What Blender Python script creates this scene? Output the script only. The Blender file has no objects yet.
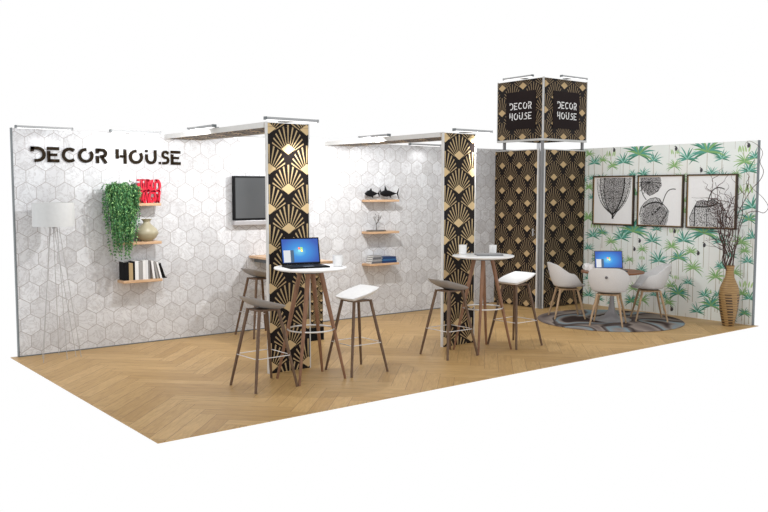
import bpy, bmesh, math, random
from mathutils import Vector, Matrix
S = bpy.context.scene
C = S.collection
PI = math.pi
rnd = random.Random(7)

# ------------------------------------------------------------------ camera
cam = bpy.data.objects.new('camera', bpy.data.cameras.new('camera'))
C.objects.link(cam)
yaw, pitch = 0.66646, 0.07767
fw = Vector((math.sin(yaw)*math.cos(pitch), math.cos(yaw)*math.cos(pitch), -math.sin(pitch)))
cam.location = (-2.4734, -9.6262, 1.82495)
cam.rotation_euler = fw.to_track_quat('-Z', 'Y').to_euler()
cam.data.sensor_width = 36.0
cam.data.lens = 36.0*836.78/768
cam.data.clip_end = 200
S.camera = cam

# ------------------------------------------------------------------ view, world
S.view_settings.view_transform = 'Standard'
S.view_settings.look = 'None'
S.view_settings.gamma = 1
S.view_settings.use_curve_mapping = False
S.view_settings.exposure = 0.0
W = bpy.data.worlds.new('studio'); S.world = W; W.use_nodes = True
W.node_tree.nodes['Background'].inputs[0].default_value = (1, 1, 1, 1)
W.node_tree.nodes['Background'].inputs[1].default_value = 1.0

# power of the spot lamps carried by the light bars
P_WALL, P_ARCH, P_FRONT, P_TOWER = 1.5, 125, 60, .6

# ------------------------------------------------------------------ node helper
class V:
    """a socket with arithmetic"""
    def __init__(s, nt, sock): s.nt, s.s = nt, sock
    def op(s, o, *b):
        n = s.nt.nodes.new('ShaderNodeMath'); n.operation = o
        for i, x in enumerate((s,)+b):
            if isinstance(x, V): s.nt.links.new(x.s, n.inputs[i])
            else: n.inputs[i].default_value = x
        return V(s.nt, n.outputs[0])
    def __add__(s, b): return s.op('ADD', b)
    def __sub__(s, b): return s.op('SUBTRACT', b)
    def __mul__(s, b): return s.op('MULTIPLY', b)
    def __truediv__(s, b): return s.op('DIVIDE', b)
    def lt(s, b): return s.op('LESS_THAN', b)
    def gt(s, b): return s.op('GREATER_THAN', b)
    def mod(s, b): return s.op('FLOORED_MODULO', b)
    def abs(s): return s.op('ABSOLUTE')
    def floor(s): return s.op('FLOOR')
    def max(s, b): return s.op('MAXIMUM', b)
    def min(s, b): return s.op('MINIMUM', b)

def newmat(name, rough=.5, metal=0., spec=.5):
    m = bpy.data.materials.new(name); m.use_nodes = True
    b = m.node_tree.nodes['Principled BSDF']
    b.inputs['Roughness'].default_value = rough; b.inputs['Metallic'].default_value = metal
    b.inputs['Specular IOR Level'].default_value = spec
    return m, m.node_tree, b

def srgb(r, g, b):
    f = lambda c: (c/255/12.92 if c <= 10 else ((c/255+.055)/1.055)**2.4)
    return (f(r), f(g), f(b), 1)

def pos(nt):
    g = nt.nodes.new('ShaderNodeNewGeometry'); s = nt.nodes.new('ShaderNodeSeparateXYZ')
    nt.links.new(g.outputs['Position'], s.inputs[0])
    return [V(nt, s.outputs[i]) for i in range(3)]
def opos(nt):
    g = nt.nodes.new('ShaderNodeTexCoord'); s = nt.nodes.new('ShaderNodeSeparateXYZ')
    nt.links.new(g.outputs['Object'], s.inputs[0])
    return [V(nt, s.outputs[i]) for i in range(3)]
def comb(nt, x, y, z=0.):
    c = nt.nodes.new('ShaderNodeCombineXYZ')
    for i, v in enumerate((x, y, z)):
        if isinstance(v, V): nt.links.new(v.s, c.inputs[i])
        else: c.inputs[i].default_value = v
    return c.outputs[0]
def mixc(nt, f, a, b):
    n = nt.nodes.new('ShaderNodeMix'); n.data_type = 'RGBA'
    for i, v in ((0, f), (6, a), (7, b)):
        if isinstance(v, V): nt.links.new(v.s, n.inputs[i])
        elif isinstance(v, bpy.types.NodeSocket): nt.links.new(v, n.inputs[i])
        else: n.inputs[i].default_value = v
    return n.outputs[2]
def noise(nt, vec, scale, detail=3, rough=.5, dist=0.):
    n = nt.nodes.new('ShaderNodeTexNoise'); n.inputs['Scale'].default_value = scale
    n.inputs['Detail'].default_value = detail; n.inputs['Roughness'].default_value = rough
    n.inputs['Distortion'].default_value = dist
    if vec is not None: nt.links.new(vec, n.inputs['Vector'])
    return V(nt, n.outputs[0])
def white(nt, vec):
    n = nt.nodes.new('ShaderNodeTexWhiteNoise'); n.noise_dimensions = '3D'
    nt.links.new(vec, n.inputs['Vector']); return V(nt, n.outputs[0])
def ramp(nt, f, stops):
    r = nt.nodes.new('ShaderNodeValToRGB'); nt.links.new(f.s, r.inputs[0])
    e = r.color_ramp.elements
    while len(e) < len(stops): e.new(.5)
    for i, (p, c) in enumerate(stops): e[i].position = p; e[i].color = c
    return r.outputs[0]

MATS = {}
def plain(name, col, rough=.5, metal=0., var=.06, scale=30, spec=.5):
    """procedural plain material: a colour with a slight mottling"""
    if name in MATS: return MATS[name]
    m, nt, b = newmat(name, rough, metal, spec)
    n = noise(nt, comb(nt, *opos(nt)), scale, 2)
    a = tuple(min(1, c*(1-var)) for c in col[:3])+(1,); d = tuple(min(1, c*(1+var)) for c in col[:3])+(1,)
    nt.links.new(mixc(nt, n, a, d), b.inputs['Base Color'])
    MATS[name] = m
    return m
def glow(name, col, strength):
    m, nt, b = newmat(name, .4)
    b.inputs['Base Color'].default_value = col
    b.inputs['Emission Color'].default_value = col; b.inputs['Emission Strength'].default_value = strength
    return m

# fans and diamonds printed on the panels: u along the panel, v up
def deco(name, ax, u0, v0, vert=2, sc=1., H=.44, rw=.032, rc=(184, 161, 122), dc=(208, 182, 138)):
    m, nt, b = newmat(name, .5, spec=.12)
    P = pos(nt); hs = .44/H/sc; x = (P[ax]-u0)*hs; z = (P[vert]-v0)*(1/sc); u0 = v0 = 0
    H, Vp = .44, .395
    tot = None; dia = None
    for du, dv in ((0, 0), (H/2, Vp/2)):
        u = (x-(u0+du-H/2)).mod(H)-H/2
        v = (z-(v0+dv-.07)).mod(Vp)-.07
        k = (u.abs()/.080)+(v.abs()/.055)
        d = k.lt(1.)
        vv = v+.055
        th = u.abs().op('ARCTAN2', vv)
        dl = math.radians(11.7)
        nn = (th/dl).op('ROUND')
        r = (u*u+vv*vv).op('SQRT')
        dist = ((th-nn*dl).op('SINE')*r).abs()
        ray = dist.lt(r*rw+.0005)*nn.lt(5.5)*r.lt(th*-.08+.296)*k.gt(1.12)*v.gt(-.035)
        tot = ray if tot is None else tot.max(ray)
        dia = d if dia is None else dia.max(d)
    c = mixc(nt, tot, srgb(30, 25, 24), srgb(*rc))
    c = mixc(nt, dia, c, srgb(*dc))
    nt.links.new(c, b.inputs['Base Color'])
    return m

HX, HZ = 2.304-.10375, 1.802
def hex_wall():
    m, nt, b = newmat('hex_marble', .35, spec=.4)
    x, _, z = pos(nt)
    w, rp = .2075, .182
    h = .8660254*w
    y = (z-HZ)*(h/rp); x = x-HX
    def loc(ox, oy):
        return (x-ox).mod(w)-w/2, (y-oy).mod(2*h)-h
    ax, ay = loc(0, 0); bx, by = loc(w/2, h)
    da = ax*ax+ay*ay; db = bx*bx+by*by
    s = da.lt(db)
    lx = ax*s+bx*(s*-1.+1.); ly = ay*s+by*(s*-1.+1.)
    e = lx.abs().max(lx.abs()*.5+ly.abs()*.8660254)*-1.+w/2
    ix = ((x-lx)*100).op('ROUND'); iy = ((y-ly)*100).op('ROUND')
    idv = comb(nt, ix, iy, 0.)
    rn = white(nt, idv)
    vec = comb(nt, x+rn*7., y+rn*3., rn*10.)
    cloud = noise(nt, vec, 9, 4, .6, .6)
    vein = (noise(nt, vec, 7, 5, .65, 1.6)-.5).abs()
    tile = mixc(nt, rn, (.62, .625, .64, 1), (.77, .785, .81, 1))
    tile = mixc(nt, ((cloud-.35)*1.6).max(0.).min(1.)*.6, tile, (.50, .50, .52, 1))
    tile = mixc(nt, ((vein*-22.)+1.).max(0.)*.42, tile, (.32, .30, .30, 1))
    col = mixc(nt, e.lt(.0028), tile, (.36, .33, .33, 1))
    nt.links.new(col, b.inputs['Base Color'])
    return m

def herringbone():
    m, nt, b = newmat('herringbone_oak', .42, spec=.35)
    X, Y, _ = pos(nt)
    wd = .145; n = 6
    c = math.sqrt(.5)
    u = (X*c+Y*c)/wd+100.; v = (Y*c-X*c)/wd+100.
    i = u.floor(); j = v.floor()
    k = (i-j).mod(2*n)
    hz = k.lt(n-.5)
    inv = hz*-1.+1.
    # horizontal planks
    hu = u-(i-k); hv = v-j
    k2 = k*-1.+(2*n-1)
    vu = v-(j-k2); vv = u-i
    lu = hu*hz+vu*inv; lv = hv*hz+vv*inv
    idv = comb(nt, (i-k)*hz+i*inv, j*hz+(j-k2)*inv, hz*3.)
    rn = white(nt, idv)
    ed = lv.min(lv*-1.+1.).min(lu).min(lu*-1.+n)
    g = noise(nt, comb(nt, lu*.35+rn*20., lv*3.+rn*9., rn*5.), 2.2, 5, .6, .8)
    base = mixc(nt, rn, srgb(178, 143, 92), srgb(198, 164, 112))
    base = mixc(nt, ((g-.5)*2.6+.35).max(0.).min(1.)*.6, base, srgb(140, 106, 64))
    col = mixc(nt, ed.lt(.014), base, srgb(124, 94, 58))
    nt.links.new(col, b.inputs['Base Color'])
    return m

def wood(name, c1, c2, ax=2, sc=6, rough=.45):
    if name in MATS: return MATS[name]
    m, nt, b = newmat(name, rough, spec=.35)
    P = opos(nt); k = [14., 14., 14.]; k[ax] = 1.6
    g = noise(nt, comb(nt, P[0]*k[0], P[1]*k[1], P[2]*k[2]), sc*.6, 4, .6, .4)
    nt.links.new(mixc(nt, ((g-.5)*2.5+.5).max(0.).min(1.), c1, c2), b.inputs['Base Color'])
    MATS[name] = m
    return m

# ------------------------------------------------------------------ mesh helper
class MB:
    def __init__(s): s.bm = bmesh.new(); s.mi = 0
    def _f(s, vs):
        try:
            f = s.bm.faces.new(vs); f.material_index = s.mi; return f
        except ValueError: return None
    def box(s, x0, y0, z0, x1, y1, z1):
        v = [s.bm.verts.new((x, y, z)) for x in (x0, x1) for y in (y0, y1) for z in (z0, z1)]
        for q in ((0, 1, 3, 2), (4, 6, 7, 5), (0, 4, 5, 1), (2, 3, 7, 6), (0, 2, 6, 4), (1, 5, 7, 3)):
            s._f([v[i] for i in q])
        return s
    def rings(s, rings, cap=True, close=True):
        R = [[s.bm.verts.new(p) for p in r] for r in rings]
        n = len(R[0])
        for a, b in zip(R, R[1:]):
            for i in range(n if close else n-1):
                s._f([a[i], a[(i+1) % n], b[(i+1) % n], b[i]])
        if cap and close:
            s._f(R[0][::-1]); s._f(R[-1])
        return s
    def lathe(s, prof, cx=0, cy=0, n=32, cap=True):
        return s.rings([[(cx+r*math.cos(2*PI*i/n), cy+r*math.sin(2*PI*i/n), z) for i in range(n)] for r, z in prof], cap)
    def tube(s, pts, rad, n=8, closed=False):
        pts = [Vector(p) for p in pts]; m = len(pts)
        rad = rad if isinstance(rad, (list, tuple)) else [rad]*m
        out = []; pn = None
        for i, p in enumerate(pts):
            if closed: t = pts[(i+1) % m]-pts[i-1]
            else: t = pts[min(i+1, m-1)]-pts[max(i-1, 0)]
            t.normalize()
            if pn is None:
                a = Vector((0, 0, 1)) if abs(t.z) < .9 else Vector((1, 0, 0))
                nrm = t.cross(a).normalized()
            else:
                nrm = (pn-t*pn.dot(t)).normalized()
            pn = nrm; bn = t.cross(nrm)
            out.append([p+(nrm*math.cos(2*PI*k/n)+bn*math.sin(2*PI*k/n))*rad[i] for k in range(n)])
        if closed: out.append(out[0])
        if closed:
            R = [[s.bm.verts.new(p) for p in r] for r in out[:-1]]
            for i in range(m):
                a, b = R[i], R[(i+1) % m]
                for k in range(n): s._f([a[k], a[(k+1) % n], b[(k+1) % n], b[k]])
            return s
        return s.rings(out)
    def prism(s, poly, fn, t0, t1):
        """poly in 2-D; fn(u, v, t) -> 3-D; extruded between t0 and t1"""
        a = [s.bm.verts.new(fn(u, v, t0)) for u, v in poly]; b = [s.bm.verts.new(fn(u, v, t1)) for u, v in poly]
        n = len(poly)
        s._f(a[::-1]); s._f(b)
        for i in range(n): s._f([a[i], a[(i+1) % n], b[(i+1) % n], b[i]])
        return s
    def flat(s, poly, fn, t):
        return s._f([s.bm.verts.new(fn(u, v, t)) for u, v in poly])
    def build(s, name, mat, parent=None, smooth=False, bevel=0, recalc=True):
        if recalc: bmesh.ops.recalc_face_normals(s.bm, faces=s.bm.faces[:])
        me = bpy.data.meshes.new(name); s.bm.to_mesh(me); s.bm.free()
        for m in (mat if isinstance(mat, (list, tuple)) else [mat]): me.materials.append(m)
        if smooth:
            for p in me.polygons: p.use_smooth = True
            try: me.set_sharp_from_angle(angle=math.radians(40))
            except Exception: pass
        o = bpy.data.objects.new(name, me); C.objects.link(o)
        if parent: o.parent = parent
        if bevel:
            md = o.modifiers.new('bevel', 'BEVEL'); md.width = bevel; md.segments = 2; md.limit_method = 'ANGLE'
        return o

def strip(pts, w):
    """a 2-D polyline thickened to a polygon of width w"""
    L = []; Rr = []; n = len(pts)
    for i in range(n):
        a = pts[max(i-1, 0)]; b = pts[min(i+1, n-1)]
        dx, dy = b[0]-a[0], b[1]-a[1]; l = math.hypot(dx, dy) or 1
        ww = w[i] if isinstance(w, (list, tuple)) else w
        nx, ny = -dy/l*ww/2, dx/l*ww/2
        L.append((pts[i][0]+nx, pts[i][1]+ny)); Rr.append((pts[i][0]-nx, pts[i][1]-ny))
    return L, Rr
def stroke(mb, pts, w, fn, t0, t1):
    L, Rr = strip(pts, w)
    for i in range(len(pts)-1):
        q = [L[i], L[i+1], Rr[i+1], Rr[i]]
        mb.prism(q, fn, t0, t1)
def fstroke(mb, pts, w, fn, t):
    L, Rr = strip(pts, w)
    for i in range(len(pts)-1): mb.flat([L[i], L[i+1], Rr[i+1], Rr[i]], fn, t)
def arc(cx, cy, r, a0, a1, n=14, ry=None):
    ry = ry or r
    return [(cx+r*math.cos(math.radians(a0+(a1-a0)*i/n)), cy+ry*math.sin(math.radians(a0+(a1-a0)*i/n))) for i in range(n+1)]

def empty(name, label, cat, loc=(0, 0, 0), rz=0, group=None):
    o = bpy.data.objects.new(name, None); C.objects.link(o); o.empty_display_size = .1
    o.location = loc; o.rotation_euler = (0, 0, rz)
    return tag(o, label, cat, group)
def tag(o, label, cat, group=None, kind=None):
    o['label'] = label; o['category'] = cat
    if group: o['group'] = group
    if kind: o['kind'] = kind
    return o
def struct(o, label, cat):
    o['kind'] = 'structure'; o['label'] = label; o['category'] = cat
    return o
def kids(o): return [c for c in list(C.objects) if c.parent == o]
def dup(root, loc, rz, label, group=None):
    r = root.copy(); C.objects.link(r); r.location = loc; r.rotation_euler = (0, 0, rz); r['label'] = label
    if group: r['group'] = group
    for ch in kids(root):
        c = ch.copy(); C.objects.link(c); c.parent = r
        for g in kids(ch):
            d = g.copy(); C.objects.link(d); d.parent = c
    return r

# ------------------------------------------------------------------ materials
ALU = plain('brushed_aluminium', (.62, .63, .65, 1), .35, .6)
ALUW = plain('pale_aluminium', (.66, .655, .64, 1), .5)
STEEL = plain('satin_steel', (.75, .75, .76, 1), .28, .7)
DGREY = plain('dark_edge_grey', (.14, .16, .17, 1), .5)
BLACK = plain('matt_black', (.008, .008, .009, 1), .6, spec=.1)
WHITE = plain('white_lacquer', (.86, .86, .86, 1), .35)
WHITEP = plain('white_paper', (.84, .84, .82, 1), .7)
BRONZE = plain('dark_bronze_lettering', srgb(38, 29, 18), .7, spec=.1)
HALO = plain('cream_backing', srgb(235, 225, 200), .6)
OAKD = wood('smoked_oak', srgb(84, 64, 50), srgb(116, 92, 72))
OAKM = wood('oiled_oak_legs', srgb(118, 84, 62), srgb(150, 112, 86))
OAKL = wood('soaped_oak', srgb(150, 122, 92), srgb(188, 160, 128))
OAKS = wood('shelf_oak', srgb(186, 148, 112), srgb(218, 184, 150), 0)
WALNUT = wood('walnut_top', srgb(96, 58, 34), srgb(140, 90, 56), 0)
SHELL_SHADED = plain('shaded_shell', srgb(150, 147, 146), .5)  # stool shell with its shaded side painted in as an overall grey
SHELL_LIT = plain('lit_shell', (.74, .74, .74, 1), .4)  # same stool model, strong light on the seat painted in as white
FELT = plain('light_grey_felt', srgb(208, 207, 207), .9, 0, .1, 90)

# ------------------------------------------------------------------ floor, walls
XW = 8.431
m = MB(); m.box(-.082, -3.925, -.008, 8.48, .06, 0)
struct(m.build('floor', herringbone()), 'honey oak herringbone parquet floor of the stand', 'floor')
m = MB(); m.box(0, 0, 0, XW+.05, .05, 2.5)
wb = m.build('wall_back', hex_wall())
struct(wb, 'long back wall papered in white marble hexagon tiles', 'wall')
m = MB(); m.box(-.011, -.004, 0, -.001, .054, 2.505)
struct(m.build('trim_1', DGREY), 'dark grey profile on the left end of the marble wall', 'trim')
m = MB(); m.box(0, -.004, -.0, XW-1.15, -.0005, .012)
struct(m.build('trim_2', DGREY), 'thin dark line where the marble wall meets the floor', 'trim')

# right wall with its palm print (leaves are thin printed shapes in the wall's own mesh)
PALMS = [(-2.0, 2.37, 0.19, 'M'), (-2.26, 2.27, 0.11, 'T'), (-2.61, 2.18, 0.1, 'G'), (-2.81, 2.28, 0.14, 'T'), (-3.12, 2.37, 0.2, 'M'), (-3.35, 2.27, 0.11, 'T'), (-3.68, 2.21, 0.12, 'G'), (-3.82, 2.27, 0.1, 'T'), (-1.18, 2.26, 0.11, 'T'), (-1.52, 2.2, 0.1, 'G'), (-1.72, 2.26, 0.13, 'T'), (-1.07, 2.4, 0.09, 'G'), (-1.49, 2.4, 0.06, 'Y'), (-2.62, 2.39, 0.05, 'Y'), (-3.66, 2.39, 0.06, 'Y'), (-1.08, 1.87, 0.1, 'G'), (-1.07, 1.38, 0.13, 'G'), (-1.18, 1.1, 0.12, 'T'), (-1.53, 1.02, 0.1, 'G'), (-1.72, 1.09, 0.14, 'T'), (-1.93, 1.2, 0.2, 'M'), (-2.26, 1.07, 0.12, 'T'), (-2.6, 1.0, 0.11, 'G'), (-2.79, 1.1, 0.13, 'T'), (-3.11, 1.22, 0.19, 'M'), (-3.35, 1.11, 0.11, 'T'), (-3.67, 1.11, 0.12, 'G'), (-3.83, 1.19, 0.1, 'T'), (-3.74, 2.09, 0.12, 'T'), (-3.8, 1.6, 0.14, 'T'), (-3.7, 1.85, 0.08, 'Y'), (-3.77, 1.43, 0.1, 'M'), (-1.22, 1.28, 0.07, 'Y'), (-2.63, 1.24, 0.05, 'Y'), (-1.88, 0.76, 0.07, 'G'), (-2.09, 0.81, 0.04, 'Y'), (-2.39, 0.78, 0.14, 'T'), (-2.72, 0.84, 0.12, 'M'), (-2.96, 0.71, 0.12, 'G'), (-3.31, 0.61, 0.12, 'G'), (-3.36, 0.77, 0.07, 'T'), (-2.6, 0.42, 0.09, 'G'), (-2.88, 0.49, 0.08, 'T'), (-2.73, 0.32, 0.13, 'M'), (-2.68, 0.56, 0.04, 'Y'), (-3.2, 0.4, 0.04, 'Y'), (-3.04, 0.09, 0.1, 'T'), (-3.25, 0.2, 0.14, 'M'), (-2.48, 0.25, 0.08, 'T'), (-2.12, 0.16, 0.11, 'G'), (-2.32, 0.26, 0.07, 'T'), (-1.93, 0.12, 0.11, 'M'), (-3.35, 0.36, 0.07, 'T'), (-3.42, 0.75, 0.09, 'T'), (-3.72, 1.0, 0.09, 'G'), (-3.77, 0.86, 0.09, 'T'), (-3.81, 0.36, 0.1, 'T'), (-3.75, 0.55, 0.06, 'Y'), (-3.71, 0.41, 0.09, 'G'),
         (-1.3, .75, .12, 'M'), (-1.6, .5, .12, 'T'), (-1.25, .3, .12, 'G'), (-1.65, .85, .1, 'G'), (-1.15, .55, .1, 'T'), (-.8, 2.3, .15, 'M'), (-.5, 2.2, .12, 'T'), (-.3, 1.9, .14, 'G'), (-.7, 1.5, .16, 'M'), (-.4, 1.1, .12, 'T'), (-.7, .6, .14, 'G'), (-.3, .4, .12, 'M'),
         (-1.5, 1.75, .14, 'M'), (-2.4, 1.7, .14, 'T'), (-3.2, 1.7, .14, 'G')]
_fr = random.Random(14)
for _i in range(15):
    for _j in range(9):
        _y, _z = -.9-_i*.205+_fr.uniform(-.05, .05), .12+_j*.27+_fr.uniform(-.07, .07)
        if _y > -3.83 and min((abs(_y-q[0])*1.0+abs(_z-q[1])) - q[2]*1.1 for q in PALMS) > .07:
            PALMS.append((_y, _z, _fr.uniform(.07, .1), _fr.choice('TGGTM')))
BIRDS = [(-1.55, 2.46), (-2.63, 2.44), (-3.73, 2.44), (-2.09, 2.02), (-3.04, 2.12), (-1.96, 0.94), (-3.03, 0.94), (-3.12, 1.06), (-2.05, 1.07), (-2.63, 0.09), (-2.64, 1.24)]
def wallpaper_ground():
    m, nt, b = newmat('wallpaper_ground', .6, spec=.3)
    _, y, z = pos(nt)
    n = noise(nt, comb(nt, y*1., z*.35, 0.), 3.2, 3)
    c = mixc(nt, ((n-.45)*3.).max(0.).min(1.), (.80, .84, .81, 1), (.84, .81, .77, 1))
    k = ((y+.05).mod(.17)-.085).abs().lt(.0022)
    n2 = noise(nt, comb(nt, y*1., z*.8, 4.), 2.6, 2)
    c = mixc(nt, k*n2.gt(.47), c, (.50, .47, .42, 1))
    nt.links.new(c, b.inputs['Base Color'])
    return m
pm = [wallpaper_ground(), plain('leaf_teal', srgb(84, 158, 140), .6), plain('leaf_green', srgb(128, 174, 108), .6), plain('leaf_deep', srgb(64, 132, 104), .6),
      plain('leaf_pale', srgb(170, 200, 140), .6), plain('leaf_mint', srgb(150, 205, 190), .6), plain('print_trunk', srgb(176, 170, 152), .6), plain('print_bird', srgb(60, 58, 62), .6)]
m = MB(); m.box(XW, -3.854, 0, XW+.05, 0, 2.5)
wfn = lambda u, v, t: (XW-t, u, v)
YL, YR = -3.853, -.002
def clipflat(poly, t, mi):
    # clip to the wall's rectangle
    def clip(P, f):
        out = []
        for i in range(len(P)):
            a, b = P[i-1], P[i]; fa, fb = f(a), f(b)
            if (fa >= 0) != (fb >= 0):
                k = fa/(fa-fb); out.append((a[0]+(b[0]-a[0])*k, a[1]+(b[1]-a[1])*k))
            if fb >= 0: out.append(b)
        return out
    for f in (lambda p: p[0]-YL, lambda p: YR-p[0], lambda p: p[1]-.003, lambda p: 2.497-p[1]):
        if poly: poly = clip(poly, f)
    if len(poly) > 2: m.mi = mi; m.flat(poly, wfn, t)
def leaf(cx, cy, a, L, w, droop, t, mi):
    pts = []; x, y = cx, cy; n = 5; ang = a
    for i in range(n+1):
        pts.append((x, y)); x += math.cos(ang)*L/n; y += math.sin(ang)*L/n
        ang += (-droop if math.cos(a) > 0 else droop)/n
    ws = [w*.35, w*.9, w, w*.85, w*.5, .001]
    Lf, Rf = strip(pts, ws)
    for i in range(n): clipflat([Lf[i], Lf[i+1], Rf[i+1], Rf[i]], t, mi)
lr = random.Random(3)
for idx, (py, pz, r, kd) in enumerate(PALMS):
    r *= 1.34
    py += lr.uniform(-.004, .004)
    t0 = .0006+.0001*(idx % 5)
    tl = {'M': 1.9, 'T': 2.6, 'G': 3., 'Y': 1.2}[kd]
    clipflat([(py-.004, pz), (py+.004, pz), (py+.005, pz-r*tl), (py-.005, pz-r*tl)], .0004, 6)
    if kd == 'Y':
        for k in range(5):
            leaf(py+(k-2)*r*.45, pz-r*.5, PI/2+lr.uniform(-.3, .3), r*1.2, r*.3, .2, t0, 4)
        continue
    cols = {'M': (3, 1, 1, 2), 'T': (1, 1, 3, 5), 'G': (2, 2, 4, 2)}[kd]
    n = {'M': 17, 'T': 11, 'G': 13}[kd]
    span = {'M': 205, 'T': 195, 'G': 215}[kd]
    for k in range(n):
        a = math.radians(90-span/2+span*k/(n-1)+lr.uniform(-5, 5))
        L = r*lr.uniform(.8, 1.2)*(1.08 if abs(math.cos(a)) > .6 and kd == 'M' else 1)
        leaf(py, pz, a, L, r*{'M': .11, 'T': .12, 'G': .10}[kd], .75 if kd != 'T' else .42, t0+.00015*(k % 4), cols[k % 4])
for py, pz in BIRDS:
    clipflat([(py-.012, pz-.03), (py+.018, pz-.035), (py+.024, pz), (py+.008, pz+.03), (py-.008, pz+.028), (py-.024, pz+.0)], .0015, 7)
    clipflat([(py+.005, pz+.02), (py+.035, pz+.03), (py+.008, pz+.04)], .0016, 7)
wr = m.build('wall_right', pm, recalc=False)
bm = bmesh.new(); bm.from_mesh(wr.data)
for f in bm.faces:
    if f.material_index and f.normal.x > 0: f.normal_flip()
bm.to_mesh(wr.data); bm.free()
struct(wr, 'right wall with a green palm tree wallpaper', 'wall')
m = MB(); m.box(XW-.002, -3.862, 0, XW+.054, -3.8545, 2.503)
struct(m.build('trim_3', DGREY), 'dark grey profile on the front end of the palm wall', 'trim')

# ------------------------------------------------------------------ light bars
BARG = plain('bar_grey', (.36, .37, .38, 1), .5)
def SGN(v): return 1 if v[0] else 1
def light_bar(label, centre, along, out, power, aim, cone=165, group='slim light bars along the top edges', top=2.5005):
    """a slim bar held on a short arm; a wide spot lamp shines from its underside"""
    cx, cy, cz = centre
    e = empty('light_bar', label, 'light', (cx, cy, cz), 0, group)
    L = .29
    ax = Vector(along); o = Vector(out)
    def bx(mb, l0, l1, o0, o1, z0, z1):
        p = ax*l0+o*o0; q = ax*l1+o*o1
        mb.box(min(p.x, q.x), min(p.y, q.y), z0, max(p.x, q.x), max(p.y, q.y), z1)
    b = MB(); bx(b, -L, L, -.022, .022, .002, .028); b.build('housing', BARG, e)
    for sg in (-1, 1):
        b = MB(); bx(b, sg*L, sg*(L+.012), -.024, .024, .0, .03); b.build('end_cap', DGREY if sg*SGN(along) < 0 else BARG, e)
    b = MB(); bx(b, -L+.01, L-.01, -.016, .016, -.001, .0035); b.build('diffuser', LENS, e)
    za = top-cz
    b = MB(); bx(b, -.045, .045, -.185, .0, za, za+.010); b.build('arm', BARG, e)
    l = bpy.data.lights.new('bar_lamp', 'SPOT'); l.energy = power; l.shadow_soft_size = .035
    l.spot_size = math.radians(cone); l.spot_blend = .6; l.color = (1, 1, 1)
    lo = bpy.data.objects.new('bar_lamp', l); C.objects.link(lo); lo.parent = e
    lo.location = (0, 0, -.03)
    lo.rotation_euler = (Vector(aim)-Vector(centre)).to_track_quat('-Z', 'Y').to_euler()
    return e
LENS = glow('lamp_diffuser', (1, 1, 1, 1), 1.5)
X_, Y_ = (1, 0, 0), (0, 1, 0)
for x, lab, pw in ((.29, 'slim light bar on top of the marble wall above the word DECOR', P_WALL), (1.31, 'slim light bar on top of the marble wall above the word HOUSE', P_WALL),
               (2.86, 'slim light bar on the marble wall between the first arch and the television', P_WALL), (3.68, 'slim light bar on the marble wall just right of the first arch column', P_WALL),
               (5.75, 'slim light bar on the marble wall right of the fish shelves, beside the second arch', 2)):
    light_bar(lab, (x, -.16, 2.492), X_, (0, -1, 0), pw, (x, -.1, 0))
light_bar('slim light bar on the left side of the first arch beam', (1.56, -1.35, 2.484), Y_, (-1, 0, 0), P_ARCH*.64, (.9, 0, 1.3))
light_bar('slim light bar on the left side of the second arch beam', (3.88, -1.35, 2.484), Y_, (-1, 0, 0), P_ARCH, (4.0, 0, 1.6))
light_bar('slim light bar over the front column of the first arch', (1.91, -2.6, 2.502), X_, (0, -1, 0), P_FRONT, (2.8, -2.9, .3), 100)
light_bar('slim light bar over the front column of the second arch', (4.36, -2.6, 2.502), X_, (0, -1, 0), P_FRONT*1.6, (6.8, -2.6, .9), 100)
light_bar('slim light bar on the left face of the tower top', (7.22, -.64, 3.55), Y_, (-1, 0, 0), P_TOWER, (6.6, -.5, 0), 165, 'slim light bars on the tower top', 3.556)
light_bar('slim light bar on the right face of the tower top', (7.90, -1.17, 3.55), X_, (0, -1, 0), P_TOWER, (7.8, -2.2, 0), 165, 'slim light bars on the tower top', 3.556)

# ------------------------------------------------------------------ arches
def arch(x0, x1, xc, label):
    e = empty('display_arch', label, 'arch', ((x0+x1)/2, -2.43, 0), 0, 'patterned arches reaching out from the marble wall')
    ox, oy = (x0+x1)/2, -2.43
    yb = -.001
    r = .013
    b = MB(); b.box(x0+r-ox, -.004, .0, x1-r-ox, .03, 2.452); b.build('column_panel', deco('fan_print_column', 0, xc, 2.24), e)
    b = MB(); b.box(x0+r-ox, .05, 2.452, x1-r-ox, yb-oy, 2.492); b.build('beam_panel', deco('fan_print_beam', 0, xc, -.2, 1), e)
    b = MB(); b.box(x0+r-ox, -.004, 2.455, x1-r-ox, .05, 2.492); b.build('corner_panel', deco('fan_print_column', 0, xc, 2.24), e)
    for s0, s1 in ((x0, x0+r), (x1-r, x1)):
        b = MB(); b.box(s0-ox, -.006, 0, s1-ox, .03, 2.5); b.box(s0-ox, .05, 2.446, s1-ox, yb-oy, 2.5)
        b.build('side_profile', ALUW, e)
    return e
arch(1.722, 2.22, 1.968, 'dark arch with gold fan print nearest the left, column behind the laptop table')
arch(4.053, 4.57, 4.30, 'dark arch with gold fan print in the middle, column behind the table with two cups')

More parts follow.
